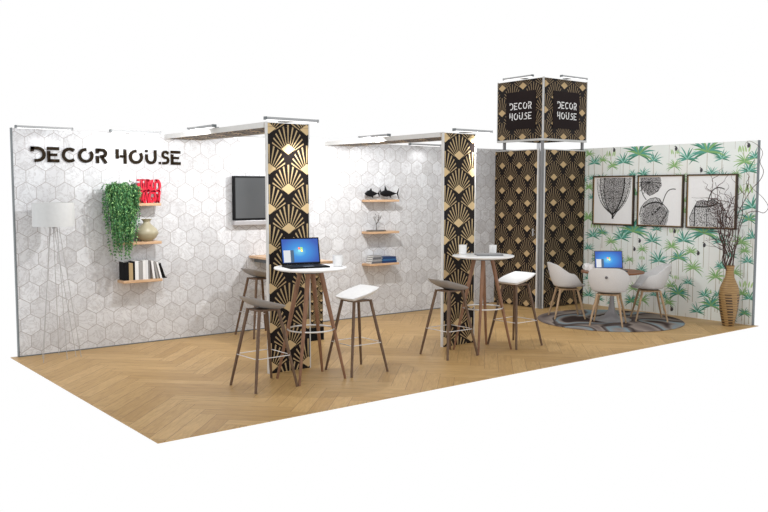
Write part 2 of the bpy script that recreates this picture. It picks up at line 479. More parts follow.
# ------------------------------------------------------------------ letters
def G(ch):
    """strokes of one stencil capital, height 1: list of (points, width), advance"""
    w = .2
    if ch == 'D': return [([(.1, 1), (.1, .68)], w), ([(0, .9), (.38, .9)]+arc(.4, .5, .4, 88, -88)+[(.22, .1)], w)], .82
    if ch == 'E': return [([(0, .9), (.74, .9)], w), ([(.1, .74), (.1, .0)], w), ([(.1, .49), (.62, .49)], .17), ([(.1, .1), (.74, .1)], w)], .74
    if ch == 'C': return [(arc(.5, .5, .4, 48, 312), w)], .86
    if ch == 'O': return [(arc(.5, .5, .4, 84, 400, 22), w)], 1.0
    if ch == 'R': return [([(.1, 1), (.1, .66)], w), ([(.1, .9), (.42, .9)]+arc(.42, .68, .22, 85, -85, 8)+[(.28, .46)], w), ([(.1, .5), (.1, 0)], w), ([(.38, .44), (.66, 0)], w)], .74
    if ch == 'H': return [([(.1, 1), (.1, .34)], w), ([(.28, .5), (.62, .5)], .17), ([(.64, 1), (.64, 0)], w)], .76
    if ch == 'U': return [([(.1, 1), (.1, .84)], w), ([(.1, .7), (.1, .42)]+arc(.42, .42, .32, 180, 360, 10)+[(.74, 1)], w)], .84
    if ch == 'S': return [([(0, .1), (.15, .1)], .17), ([(.72, .78)]+arc(.5, .7, .21, 30, 270, 9)+arc(.5, .3, .2, 90, -90, 8)+[(.26, .1)], .18)], .74
    if ch == 'B': return [([(.1, 0), (.1, 1)], .24), ([(.1, .9), (.4, .9)]+arc(.4, .7, .2, 80, -80, 6)+arc(.4, .3, .2, 80, -80, 6)+[(.1, .1)], .2)], .7
    if ch == 'W': return [([(.05, 1), (.25, 0), (.45, .7), (.65, 0), (.85, 1)], .2)], .9
    if ch == 'A': return [([(.05, 0), (.35, 1), (.65, 0)], .22), ([(.2, .3), (.5, .3)], .14)], .7
    if ch == 'G': return [(arc(.42, .5, .34, 45, 340, 12, .42), .2), ([(.45, .42), (.78, .42)], .16)], .8
    if ch == 'I': return [([(.12, 0), (.12, 1)], .24)], .26
    if ch == 'V': return [([(.05, 1), (.32, 0), (.6, 1)], .22)], .65
def word(txt, h, width, fn, t0, t1, mat, parent, name='letter', one=False, gap=.16, wt=1.):
    tot = sum(G(c)[1] for c in txt)+gap*(len(txt)-1); sx = width/tot
    x = 0; mb = MB()
    for c in txt:
        st, adv = G(c)
        if not one: mb = MB()
        for pts, w in st:
            stroke(mb, [((x+px)*sx, py*h) for px, py in pts], w*h*wt, fn, t0, t1)
        if not one: mb.build(name, mat, parent)
        x += adv+gap
    if one: return mb.build(name, mat, parent)
ws = empty('wall_sign', 'dark brown stencil letters reading DECOR HOUSE on the marble wall', 'sign', (.18, 0, 2.142))
word('DECOR', .168, .845, lambda u, v, t: (u, -t, v), .004, .02, BRONZE, ws)
word('HOUSE', .168, .80, lambda u, v, t: (u+.947, -t, v), .004, .02, BRONZE, ws)

# ------------------------------------------------------------------ tower
TX, TY = 7.395, -1.0
tw = empty('storage_tower', 'square storage tower with gold fan print and a raised logo cube on top', 'tower', (TX, TY, 0))
def tb(name, mat, *boxes, parent=tw):
    b = MB()
    for x0, y0, z0, x1, y1, z1 in boxes: b.box(x0-TX, y0-TY, z0, x1-TX, y1-TY, z1)
    return b.build(name, mat, parent)
PST = plain('post_grey', (.24, .24, .25, 1), .4, .3)
for px, py in ((TX+.004, TY+.006), (TX+.034, -.17), (XW-.045, TY+.034)):
    tb('post', PST, (px, py, 0, px+.036, py+.036, 3.54))
tb('post', ALU, (XW-.045, -.045, 2.52, XW-.005, -.005, 3.55))
RC_UNLIT = (142, 122, 94)  # tower's unlit look painted into darker ray and diamond colours
dl = deco('fan_print_tower_left', 1, -.525, 2.225, H=.365, rc=RC_UNLIT, rw=.027, dc=(188, 162, 122)); dr = deco('fan_print_tower_right', 0, 7.885, 2.236, rc=RC_UNLIT, rw=.027, dc=(188, 162, 122))
dr_door = tb('door', dl, (TX-.002, -.90, .012, TX+.03, -.14, 2.455))
tb('handle', STEEL, (TX-.05, -.872, 1.13, TX-.035, -.857, 1.24), (TX-.05, -.872, 1.15, TX, -.862, 1.16), (TX-.05, -.872, 1.21, TX, -.862, 1.22), parent=dr_door)
tb('door_frame', ALUW, (TX-.006, -.925, 0, TX+.034, -.903, 2.47), (TX-.001, -.902, 2.457, TX+.034, -.004, 2.47))
tb('side_panel', dl, (TX+.0, -.138, 0, TX+.03, -.004, 2.455))
tb('wall_panel', dr, (TX+.064, TY-.002, .01, XW-.012, TY+.03, 2.455))
tb('panel_frame', ALUW, (TX+.045, TY-.006, 0, TX+.062, TY+.034, 2.47), (TX+.064, TY-.001, 2.457, XW-.012, TY+.034, 2.47))
Z0, Z1 = 2.63, 3.545
ALU2 = plain('edge_aluminium', (.55, .55, .54, 1), .4)
ul = deco('fan_print_cube_left', 1, -.595, 3.455, rc=RC_UNLIT, rw=.027, dc=(188, 162, 122)); ur = deco('fan_print_cube_right', 0, 7.865, 3.455, rc=RC_UNLIT, rw=.027, dc=(188, 162, 122))
pl = tb('cube_panel', ul, (TX-.014, TY+.02, Z0, TX-.002, -.06, Z1))
pr = tb('cube_panel', ur, (TX+.02, TY-.014, Z0, XW-.02, TY-.002, Z1))
tb('cube_panel', ul, (XW-.012, TY+.02, Z0, XW-.002, -.06, Z1))
tb('cube_panel', ur, (TX+.006, -.06, Z0, XW-.012, -.05, Z1))
for bxs in ((TX-.017, TY-.017, Z0-.0, TX+.006, TY+.006, Z1+.01), (TX-.017, -.06, Z0, TX+.004, -.047, Z1+.01), (XW-.018, TY-.017, Z0, XW-.003, TY+.01, Z1+.01)):
    tb('corner_profile', ALU2, bxs)
tb('bottom_frame', ALU2, (TX-.016, TY-.016, Z0-.035, XW, TY+.03, Z0-.002), (TX-.016, TY+.03, Z0-.035, TX+.03, -.05, Z0-.002))
PLATE = plain('plate_brown_black', srgb(34, 26, 26), .7, spec=.1)
LWH = plain('sign_letter_white', (.86, .86, .86, 1), .5)
lp = tb('logo_plate', PLATE, (TX-.022, -.87, 2.79, TX-.0145, -.25, 3.37), parent=tw)
rp = tb('logo_plate', PLATE, (7.60, TY-.022, 2.79, 8.225, TY-.0145, 3.36), parent=tw)
for txt, zz in (('DECOR', 3.09), ('HOUSE', 2.93)):
    word(txt, .115, .46, lambda u, v, t: (-.022-t, (-.33-u)-TY, v+zz), .0005, .008, LWH, lp, 'lettering', True, .22, .55)
    word(txt, .115, .46, lambda u, v, t: (7.69+u-TX, -.022-t, v+zz), .0005, .008, LWH, rp, 'lettering', True, .22, .55)

# ------------------------------------------------------------------ wall shelves
def shelf(x0, x1, z, label, group):
    b = MB(); b.box(0, -.2, -.032, x1-x0, -.001, 0)
    o = b.build('wall_shelf', OAKS, bevel=.003); o.location = (x0, 0, z)
    return tag(o, label, 'shelf', group)
g1, g2 = 'pale oak shelves under the wall lettering', 'pale oak shelves between the arches'
shelf(1.11, 1.585, 1.682, 'pale oak wall shelf holding the red word sculpture and the trailing plant', g1)
shelf(1.11, 1.585, 1.232, 'pale oak wall shelf holding the beige vase', g1)
shelf(1.11, 1.585, .785, 'pale oak wall shelf holding the row of upright books', g1)
shelf(4.69, 5.225, 1.70, 'pale oak wall shelf holding the two black fish', g2)
shelf(4.69, 5.225, 1.245, 'pale oak wall shelf holding the twig in its tray', g2)
shelf(4.69, 5.225, .788, 'pale oak wall shelf holding the pile of blue and grey books', g2)

# red word sculpture
RED = plain('glossy_red', srgb(214, 20, 52), .35)
rs = empty('word_sculpture', 'glossy red sculpture of fused block letters on the top left shelf', 'ornament', (1.335, -.12, 1.682))
fr = lambda du, dz, s: (lambda u, v, t: (u+du, -t, v+dz))
word('UUBOD', .145, .27, fr(0, .135, 1), -.015, .02, RED, rs, 'upper_letters', True, .05, .85)
word('WAGW', .14, .27, fr(0, 0, 1), -.015, .02, RED, rs, 'lower_letters', True, .03, .85)
b = MB(); b.box(0, -.02, .128, .27, .02, .15); b.build('joining_bar', RED, rs)

# beige vase
b = MB(); b.lathe([(.035, 0), (.06, .004), (.10, .04), (.128, .085), (.13, .105), (.115, .14), (.075, .18), (.045, .205), (.036, .225), (.045, .245), (.066, .262), (.06, .262), (.03, .23), (.03, .2)], n=36)
v = b.build('beige_vase', plain('beige_glaze', srgb(172, 164, 138), .4), smooth=True); v.location = (1.43, -.13, 1.2325)
v.scale = (1.06, .9, 1.0)
tag(v, 'squat beige vase with narrow neck on the middle left shelf', 'vase')

# upright books
def book(name, w, h, d, mat, loc, label, grp, tilt=0, spine=True, flat=False, rz=0):
    e = empty(name, label, 'book', loc, rz, grp)
    b = MB()
    if not flat:
        b.box(0, 0, 0, .003, d, h); b.box(w-.003, 0, 0, w, d, h); b.box(0, -.002, 0, w, .003, h)
        b.build('cover', mat, e)
        b = MB(); b.box(.003, .003, .004, w-.003, d-.004, h-.004); b.build('page_block', WHITEP, e)
        e.rotation_euler = (0, tilt, rz)
    else:
        b.box(0, 0, 0, w, d, .003); b.box(0, 0, h-.003, w, d, h); b.box(0, -.002, 0, w, .003, h)
        b.build('cover', mat, e)
        b = MB(); b.box(.004, .003, .003, w-.004, d-.004, h-.003); b.build('page_block', WHITEP, e)
    return e
BK = [(.062, .215, BLACK, 'thick black book at the left end of the row on the lowest left shelf'),
      (.05, .20, plain('cover_beige', srgb(176, 152, 112), .6), 'beige book standing second from the left on the lowest left shelf'),
      (.024, .215, BLACK, 'narrow black book between the beige book and the white ones'),
      (.045, .222, plain('cover_white', (.8, .8, .8, 1), .5), 'white book with dark spots next to the narrow black book'),
      (.05, .215, plain('cover_grey', srgb(150, 148, 146), .6), 'grey book in the middle of the row of upright books'),
      (.036, .225, plain('cover_white', (.8, .8, .8, 1), .5), 'tall white book just right of the grey book'),
      (.03, .225, plain('cover_white2', (.74, .75, .76, 1), .5), 'second tall white book right of the grey book'),
      (.026, .22, plain('cover_mid', srgb(120, 118, 118), .6), 'dark grey thin book before the leaning ones')]
x = 1.125; gB = 'upright books on the lowest left shelf'
for w, h, mt, lab in BK:
    book('upright_book', w-.002, h, .14, mt, (x, -.17, .7855), lab, gB); x += w
for k, (w, h, mt, lab, tl) in enumerate([(.026, .215, MATS['cover_white'], 'white book leaning left, first of the leaning books', -.12),
                                     (.026, .205, MATS['cover_grey'], 'grey book leaning left against the first leaning white one', -.2),
                                     (.022, .2, WHITE, 'thin white book leaning left beside the last black one', -.25),
                                     (.022, .185, BLACK, 'black book leaning farthest left at the right end of the row', -.32)]):
    book('upright_book', w, h, .14, mt, (x+.034+k*.044, -.17, .7858), lab, gB, tl)
b = MB(); b.box(0, -.07, 0, .045, .07, .012); o = b.build('bookend', BLACK); o.location = (x+.16, -.1, .7855)
tag(o, 'small black bookend foot at the right end of the upright books', 'bookend')

# fish
def fish(name, x, z, L, outline, fins, label):
    e = empty(name, label, 'ornament', (x, -.1, z), 0, 'black fish on the top right shelf')
    fn = lambda u, v, t: (u*L, t, v*L)
    top, bot = outline; n = len(top)
    b = MB(); rings = []
    for (u, a), (_, c) in zip(top, bot):
        mid = (a+c)/2; hh = (a-c)/2; th = min(.09, hh*.55)*L
        rings.append([(u*L, th*math.cos(q*PI/5), (mid+hh*math.sin(q*PI/5))*L+.045) for q in range(10)])
    b.rings(rings); b.build('body', BLACK, e, True)
    for f in fins:
        b = MB(); b.prism(f, lambda u, v, t: (u*L, t, v*L+.045), -.004, .004); b.build('fin', BLACK, e)
    b = MB(); b.box(.25*L, -.03, 0, .75*L, .03, .006); b.build('base', plain('pewter', (.3, .29, .28, 1), .4, .5), e)
    for q in (.38, .62):
        b = MB(); b.tube([(q*L, 0, .004), (q*L, 0, .06)], .0025, 6); b.build('pin', MATS['pewter'], e)
    return e
top = [(0, .16), (.06, .22), (.18, .30), (.34, .34), (.5, .31), (.68, .23), (.84, .17), (.9, .155)]
bot = [(0, .13), (.06, .08), (.18, .02), (.34, -.02), (.5, 0), (.68, .06), (.84, .12), (.9, .135)]
fish('fish_ornament', 4.67, 1.7005, .27, (top, bot), [[(.86, .15), (1.0, .32), (.97, .15), (1.0, -.02)], [(.3, .3), (.42, .44), (.5, .28)], [(.4, .02), (.55, -.1), (.56, .04)]],
     'stout black fish ornament, left of the pair on the top right shelf')
top2 = [(0, .14), (.08, .2), (.2, .25), (.36, .27), (.55, .23), (.75, .165), (.9, .13), (.93, .125)]
bot2 = [(0, .11), (.08, .05), (.2, .0), (.36, -.02), (.55, .01), (.75, .07), (.9, .105), (.93, .11)]
fish('fish_ornament', 4.945, 1.7005, .345, (top2, bot2), [[(.9, .12), (1.03, .36), (.97, .12), (1.02, -.12)], [(.24, .22), (.26, .46), (.38, .25)], [(.02, .13), (0, .34), (.06, .2)], [(.5, .03), (.55, -.08), (.6, .04)]],
     'slender black fish ornament with forked tail, right of the pair on the top right shelf')

# twig in tray
tg = empty('twig_tray', 'leafless dark twig standing in a shallow dark tray on the middle right shelf', 'ornament', (4.87, -.11, 1.2455))
b = MB(); b.lathe([(.10, 0), (.17, .004), (.175, .018), (.165, .018), (.16, .008), (.05, .007)], n=28); o = b.build('tray', plain('dark_pewter', (.14, .13, .12, 1), .4), tg, True); o.scale = (1, .42, 1)
b = MB(); tr = random.Random(11)
def branch(b, p, d, L, r, dep):
    q = p+d*L; mid = (p+q)/2+Vector((tr.uniform(-.1, .1), tr.uniform(-.05, .05), 0))*L
    b.tube([p, mid, q], [r, r*.85, r*.6], 5)
    if dep:
        for k in range(3 if dep > 1 else 2):
            nd = (d+Vector((tr.uniform(-.8, .8), tr.uniform(-.35, .35), tr.uniform(-.1, .5)))).normalized()
            branch(b, q, nd, L*tr.uniform(.6, .85), r*.6, dep-1)
branch(b, Vector((0, 0, .005)), Vector((.05, 0, 1)), .085, .007, 4)
b.build('twig', plain('twig_dark', (.09, .08, .07, 1), .7), tg)

# stacked books right shelf
NAVY = plain('cover_navy', srgb(18, 52, 100), .5); BLUE = plain('cover_blue', srgb(40, 98, 150), .5); GR2 = plain('cover_slate', srgb(96, 98, 104), .6); GR3 = plain('cover_ash', srgb(150, 150, 152), .6)
z = .7885; gS = 'books lying in two piles on the lowest right shelf'
for k, (h, mt, lab) in enumerate([(.03, GR2, 'slate grey book at the bottom of the left pile on the lowest right shelf'), (.028, GR3, 'ash grey book second in the left pile on the lowest right shelf'),
                                  (.03, GR2, 'slate grey book third in the left pile on the lowest right shelf'), (.025, GR3, 'short ash grey book on top of the left pile on the lowest right shelf')]):
    book('lying_book', .18-.012*k, h-.001, .15, mt, (4.73+.012*k, -.19+.004*k, z), lab, gS, flat=True); z += h
z = .7885
for k, (h, mt, lab) in enumerate([(.032, NAVY, 'navy book at the bottom of the right pile on the lowest right shelf'), (.022, BLUE, 'blue book in the middle of the right pile on the lowest right shelf'),
                                  (.034, NAVY, 'navy book on top of the right pile on the lowest right shelf')]):
    book('lying_book', .27-.01*k, h-.001, .16, mt, (4.915+.006*k, -.19+.004*k, z), lab, gS, flat=True); z += h

# ------------------------------------------------------------------ trailing plant
tp = empty('trailing_plant', 'bushy green fern with long trailing fronds on the top left shelf', 'plant', (1.13, -.11, 1.6825))
b = MB(); b.lathe([(.05, 0), (.075, .004), (.09, .12), (.085, .12), (.07, .1), (.01, .1)], n=24); b.build('pot', plain('terracotta', srgb(122, 74, 44), .7), tp, True)
b = MB(); pr_ = random.Random(5)
gm = [plain('frond_mid', srgb(82, 138, 80), .6), plain('frond_dark', srgb(48, 100, 58), .6), plain('frond_light', srgb(140, 184, 112), .6)]
def leaflet(b, p, d, L, w):
    d = d.normalized(); s = d.cross(Vector((pr_.uniform(-1, 1), pr_.uniform(-1, 1), pr_.uniform(-1, 1)))).normalized()
    u = p+d*L
    u.y = min(u.y, .10); b.mi = pr_.choice((0, 0, 1, 1, 2))
    q = [p, p+d*L*.45+s*w, u, p+d*L*.45-s*w]
    for k in q: k.y = min(k.y, .10)
    b._f([b.bm.verts.new(k) for k in q])
for k in range(330):
    a = pr_.uniform(0, 2*PI)
    hang = pr_.random()
    reach = pr_.uniform(.06, .22)*(1.0 if hang > .3 else .8)
    p = Vector((pr_.uniform(-.05, .05), pr_.uniform(-.05, .03), .12+pr_.uniform(0, .06)))
    dx, dy = math.cos(a)*reach, math.sin(a)*reach*.7-.09
    drop = pr_.uniform(-.02, .15) if hang < .35 else pr_.uniform(.15, .60) if hang < .86 else pr_.uniform(.55, .80)
    up = pr_.uniform(.04, .12)
    N_ = int(9+drop*30)
    pts = []
    for i in range(N_+1):
        t = i/N_
        o_ = min(1, t*2.4/(1+drop)); narrowing = 1-.55*max(0, t-.35)*min(1, drop*2)
        z_ = p.z+up*math.sin(min(1, t*2.2)*PI/2)*(1-t)-drop*t**1.35
        pts.append(Vector((p.x+dx*math.sin(o_*PI/2)*narrowing-.03*t, min(.1, p.y+dy*math.sin(o_*PI/2)), z_)))
    for i in range(1, N_+1):
        d = (pts[i]-pts[i-1])
        for s_ in range(3):
            leaflet(b, pts[i].copy(), d.normalized()*.8+Vector((pr_.uniform(-1, 1), pr_.uniform(-1, 1), pr_.uniform(-.9, .3)))*.9, pr_.uniform(.022, .042), .0065)
b.build('foliage', gm, tp)

# ------------------------------------------------------------------ floor lamp
fl = empty('floor_lamp', 'floor lamp with silver drum shade on thin wire legs, left end of the marble wall', 'lamp', (.30, -.35, 0))
b = MB(); b.rings([[(r*math.cos(2*PI*i/48), r*math.sin(2*PI*i/48), z) for i in range(48)] for r, z in ((.215, 1.445), (.215, 1.70), (.211, 1.70), (.211, 1.445), (.215, 1.445))], cap=False)
b.build('lamp_shade', plain('silver_shade', (.60, .61, .61, 1), .6), fl, True)
WIRE = plain('thin_wire', (.42, .41, .41, 1), .5)
b = MB(); b.tube([(.2*math.cos(a*2*PI/40), .2*math.sin(a*2*PI/40), 1.46) for a in range(40)], .003, 6, True)
for a in range(3): b.tube([(0, 0, 1.5), (.2*math.cos(a*2.094), .2*math.sin(a*2.094), 1.46)], .003, 6)
b.build('shade_ring', WIRE, fl)
b = MB(); b.lathe([(.018, 1.42), (.018, 1.5), (.012, 1.52)], n=12); b.build('socket', WIRE, fl)
for a0, a1, r0, r1 in ((200, 215, .05, .23), (170, 140, .03, .17), (330, 345, .05, .24), (20, 300, .04, .13), (80, 70, .05, .22), (250, 350, .04, .19)):
    b = MB(); b.tube([(r0*math.cos(math.radians(a0)), r0*math.sin(math.radians(a0)), 1.46), (r1*math.cos(math.radians(a1)), r1*math.sin(math.radians(a1)), .003)], .0035, 6)
    b.build('leg', WIRE, fl)

# ------------------------------------------------------------------ television
tv = empty('television', 'black flat television on the marble wall left of the first arch column', 'television', (3.08, 0, 1.73))
b = MB(); b.box(-.47, -.075, -.28, .47, -.03, .285); b.build('housing', BLACK, tv, bevel=.004)
def tvscreen():
    m, nt, bb = newmat('tv_glass', .12, spec=.5)
    x, y, z = opos(nt)
    n = noise(nt, comb(nt, x, y, z), 2., 2)
    nt.links.new(mixc(nt, n, (.07, .075, .08, 1), (.1, .105, .11, 1)), bb.inputs['Base Color']); return m
b = MB(); b.box(-.445, -.0775, -.255, .445, -.0755, .262); b.build('screen', tvscreen(), tv)
b = MB(); b.box(-.47, -.085, -.345, .47, -.02, -.284); b.build('speaker_bar', plain('silver_plastic', (.42, .41, .42, 1), .4, .2), tv, bevel=.006)
b = MB(); b.box(-.2, -.03, -.2, .2, -.001, .2); b.build('wall_bracket', DGREY, tv)

# ------------------------------------------------------------------ wooden peninsula table
pt = empty('peninsula_table', 'high pale wood table reaching out from the wall beneath the television', 'table', (3.06, 0, 0))
b = MB(); b.box(-.2, -1.34, .955, .2, -.002, .985); b.build('table_top', OAKS, pt, bevel=.003)
b = MB(); b.box(-.15, -1.15, .16, .18, -1.11, .9545); b.build('leg_panel', deco('fan_print_small', 0, 3.15, .9, sc=.3, rw=.04), pt)
b = MB(); b.box(-.16, -1.16, 0, .185, -1.10, .16); b.build('plinth', BLACK, pt)
b = MB(); b.box(-.13, -1.1, .9, .13, -.01, .954); b.build('rail', DGREY, pt)

# ------------------------------------------------------------------ bar stool
def make_stool(label, mat, loc, rz):
    e = empty('bar_stool', label, 'stool', loc, rz, 'bar stools with wooden legs')
    nu, nv = 20, 20
    def surf(a, b_):
        # a: side -1..1, b_: front(+1)..back(-1); a rounded square
        x = b_*(.45+.55*math.sqrt(max(0, 1-a*a/2))) if b_ > 0 else b_*(.6+.4*math.sqrt(max(0, 1-a*a/2)))
        y = a*(.45+.55*math.sqrt(max(0, 1-b_*b_/2)))
        r2 = min(1, max(abs(a), abs(b_))**2)
        fr_ = max(0, b_-.5)
        z = .772+.085*((1-b_)/2)**1.25-.02*fr_-(.050-.012*max(0, b_))*(1-r2)**.8
        return Vector((x*.183-.012*max(0, -b_)**2, y*.192*(1-.06*max(0, b_)), z))
    b = MB(); G_ = [[b.bm.verts.new(surf(-1+2*i/nu, -1+2*j/nv)) for j in range(nv+1)] for i in range(nu+1)]
    for i in range(nu):
        for j in range(nv): b._f([G_[i][j], G_[i+1][j], G_[i+1][j+1], G_[i][j+1]])
    # underside: pulled in and thick in the middle
    def under(a, b_):
        p = surf(a, b_); r = max(abs(a), abs(b_)); f = 1-.06*(1 if r == 1 else 0)
        dep = .009+.016*(1-r**3)
        return Vector((p.x*.985, p.y*.985, min(p.z-.010, p.z-dep)))
    U_ = [[b.bm.verts.new(under(-1+2*i/nu, -1+2*j/nv)) for j in range(nv+1)] for i in range(nu+1)]
    for i in range(nu):
        for j in range(nv): b._f([U_[i][j], U_[i][j+1], U_[i+1][j+1], U_[i+1][j]])
    ring = [(i, 0) for i in range(nu)]+[(nu, j) for j in range(nv)]+[(i, nv) for i in range(nu, 0, -1)]+[(0, j) for j in range(nv, 0, -1)]
    for k in range(len(ring)):
        a, c = ring[k], ring[(k+1) % len(ring)]
        b._f([G_[a[0]][a[1]], G_[c[0]][c[1]], U_[c[0]][c[1]], U_[a[0]][a[1]]])
    b.build('seat', mat, e, True)
    b = MB(); b.box(-.1, -.1, .715, .1, .1, .735); b.build('seat_frame', OAKD, e, bevel=.006)
    T = lambda sx, sy, z: (sx*(.105+(.225-.105)*(.71-z)/.71), sy*(.105+(.225-.105)*(.71-z)/.71), z)
    for sx in (-1, 1):
        for sy in (-1, 1):
            b = MB(); b.tube([T(sx, sy, .732), T(sx, sy, .4), T(sx, sy, .001)], [.0165, .016, .0125], 10); b.build('leg', OAKD, e, True)
    b = MB(); zf = .30; c = T(1, 1, zf)[0]
    pts = []
    for cx, cy, a0 in ((c, c, 0), (-c, c, 90), (-c, -c, 180), (c, -c, 270)):
        sx, sy = (1 if cx > 0 else -1), (1 if cy > 0 else -1)
        for q in range(5):
            a = math.radians(a0+q*22.5); pts.append((cx-sx*.02+.034*math.cos(a), cy-sy*.02+.034*math.sin(a), zf))
    b.tube(pts, .0045, 8, True); b.build('footrest', STEEL, e, True)
    return e
s1 = make_stool('grey-shaded bar stool left of the white table with the black laptop', SHELL_SHADED, (1.425, -2.845, 0), .03)
s2 = make_stool('white-lit bar stool right of the laptop table', SHELL_LIT, (2.50, -2.85, 0), PI)
dup(s1, (3.80, -2.82, 0), .0, 'grey-shaded bar stool left of the white table carrying two cups')
dup(s2, (4.83, -2.855, 0), PI+.02, 'white-lit bar stool right of the table with two cups, in front of the tower')
dup(s1, (2.79, -.385, 0), .03, 'grey-shaded bar stool beneath the television by the wooden high table, against the marble wall')

# ------------------------------------------------------------------ bar tables
def make_bar(label, loc, rz=0):
    e = empty('bar_table', label, 'table', loc, rz, 'round white bar tables')
    b = MB(); b.lathe([(.31, 1.064), (.345, 1.074), (.352, 1.082), (.352, 1.088), (.348, 1.092), (.0005, 1.092)], n=64); b.build('table_top', WHITE, e, True)
    b = MB(); b.lathe([(.13, 1.04), (.14, 1.0638)], n=32); b.build('mount', DGREY, e)
    T = lambda sx, sy, z: (sx*(.07+(.265-.07)*(1.055-z)/1.055), sy*(.07+(.2-.07)*(1.055-z)/1.055), z)
    for sx in (-1, 1):
        for sy in (-1, 1):
            b = MB(); b.tube([T(sx, sy, 1.055), T(sx, sy, .8), T(sx, sy, .001)], [.024, .022, .0125], 12); b.build('leg', OAKM, e, True)
    b = MB(); b.tube([(.225*math.cos(q*2*PI/60), .225*math.sin(q*2*PI/60), .49) for q in range(60)], .0085, 8, True); b.build('foot_ring', STEEL, e, True)
    return e
t1 = make_bar('round white bar table with the open black laptop, in front of the first arch', (1.945, -2.86, 0))
dup(t1, (4.32, -2.825, 0), 0, 'round white bar table with two cups, in front of the middle arch')

# ------------------------------------------------------------------ laptops
def screen_mat():
    m, nt, b = newmat('desktop_screen', .2)
    x, y, z = opos(nt)
    r = ((x+.01)*(x+.01)*2.+(y-.125)*(y-.125)*4.).op('SQRT')
    c = ramp(nt, r*3.4, [(0, srgb(120, 215, 240)), (.35, srgb(40, 145, 225)), (1, srgb(16, 78, 180))])
    bar = y.lt(.022); c = mixc(nt, bar, c, srgb(20, 60, 120))
    menu = x.lt(-.105)*x.gt(-.175)*y.lt(.14)*y.gt(.022); c = mixc(nt, menu, c, srgb(225, 228, 232))
    menu2 = x.gt(-.105)*x.lt(-.07)*y.lt(.14)*y.gt(.022); c = mixc(nt, menu2, c, srgb(60, 92, 122))
    b.inputs['Base Color'].default_value = (0.02, .02, .02, 1)
    nt.links.new(c, b.inputs['Emission Color']); b.inputs['Emission Strength'].default_value = .95
    return m
SCR = screen_mat()
FL = [glow('flag_red', srgb(230, 110, 70), .8), glow('flag_green', srgb(150, 205, 90), .8), glow('flag_blue', srgb(120, 200, 240), .8), glow('flag_yellow', srgb(250, 215, 90), .9)]
def laptop(label, loc, rz, body, kind=0, open_deg=102):
    e = empty('laptop', label, 'laptop', loc, rz)
    Wd, D, Hh = .40, .26, .262
    b = MB(); b.box(-Wd/2, -D, .001, Wd/2, 0, .016); b.build('base', body, e, bevel=.003)
    b = MB(); b.box(-Wd/2+.02, -D+.1, .0162, Wd/2-.02, -.015, .0185); b.build('keyboard', BLACK if kind == 0 else DGREY, e)
    b = MB(); b.box(-.05, -D+.015, .0162, .05, -D+.08, .0172); b.build('touchpad', DGREY, e)
    a = math.radians(open_deg-90)
    l = MB(); l.box(-Wd/2, 0, 0, Wd/2, Hh, .009)
    lo = l.build('lid', body, e, bevel=.002); lo.location = (0, 0, .017); lo.rotation_euler = (PI/2-a, 0, 0)
    s = MB(); s.box(-Wd/2+.013, .016, .0092, Wd/2-.013, Hh-.013, .0102)
    s.build('screen', SCR if kind == 0 else plain('dim_screen', srgb(150, 160, 165), .3), lo)
    if kind == 0:
        k = 0
        for ux in (-.022, .003):
            for uy in (.125, .148):
                q = MB(); q.prism([(ux, uy), (ux+.02, uy-.003), (ux+.02, uy+.017), (ux, uy+.02)], lambda u, v, t: (u, v, t), .0103, .0108)
                q.build('screen_emblem', FL[[2, 0, 3, 1][k]], lo); k += 1
    return e
laptop('open black laptop with a blue desktop screen on the left bar table', (1.925, -2.725, 1.0925), -.22, BLACK)
cl = empty('closed_laptop', 'closed slim grey laptop between the two cups on the middle bar table', 'laptop', (4.36, -2.875, 1.0925), -.62)
b = MB(); b.box(-.15, -.10, .001, .15, .11, .011); b.build('base', plain('laptop_silver', (.20, .20, .21, 1), .5), cl, bevel=.003)
b = MB(); b.box(-.15, -.10, .0118, .15, .11, .018); b.build('lid', plain('laptop_lid', (.34, .34, .35, 1), .5), cl, bevel=.002)
laptop('open laptop with a bright blue screen on the round walnut table', (7.35, -2.30, .7025), -.68, plain('laptop_dark', (.06, .06, .07, 1), .4), 0, 104)

# ------------------------------------------------------------------ mugs
def mug(label, loc, rz, grp, s=1.):
    e = empty('mug', label, 'cup', loc, rz, grp)
    b = MB(); b.lathe([(.033*s, 0), (.038*s, .004), (.041*s, .095*s), (.0385*s, .095*s), (.035*s, .008), (.001, .007)], n=28); b.build('cup_body', WHITE, e, True)
    b = MB(); b.tube([(.039*s+.028*s*math.sin(q*PI/8), 0, .05*s+.03*s*math.cos(q*PI/8)) for q in range(9)], .005*s, 8); b.build('handle', WHITE, e, True)
    return e
gm_ = 'white cups on the tables'
mug('white cup at the left edge of the middle bar table', (4.23, -2.58, 1.0925), .9, gm_, 1.15)
mug('white cup beside the closed laptop, right half of the middle bar table', (4.535, -2.765, 1.0925), 3.6, gm_, 1.1)
mug('white cup on the left bar table, right of the black laptop', (2.17, -2.995, 1.0925), .3, gm_, 1.15)
mug('white cup behind the left rim of the walnut table', (7.10, -2.12, .7025), 2.5, gm_, 1.0)
mug('white cup in front of the left rim of the walnut table', (7.02, -2.25, .7025), 2.5, gm_, 1.0)
mug('white cup right of the laptop on the walnut table', (7.565, -2.36, .7025), .5, gm_, 1.05)

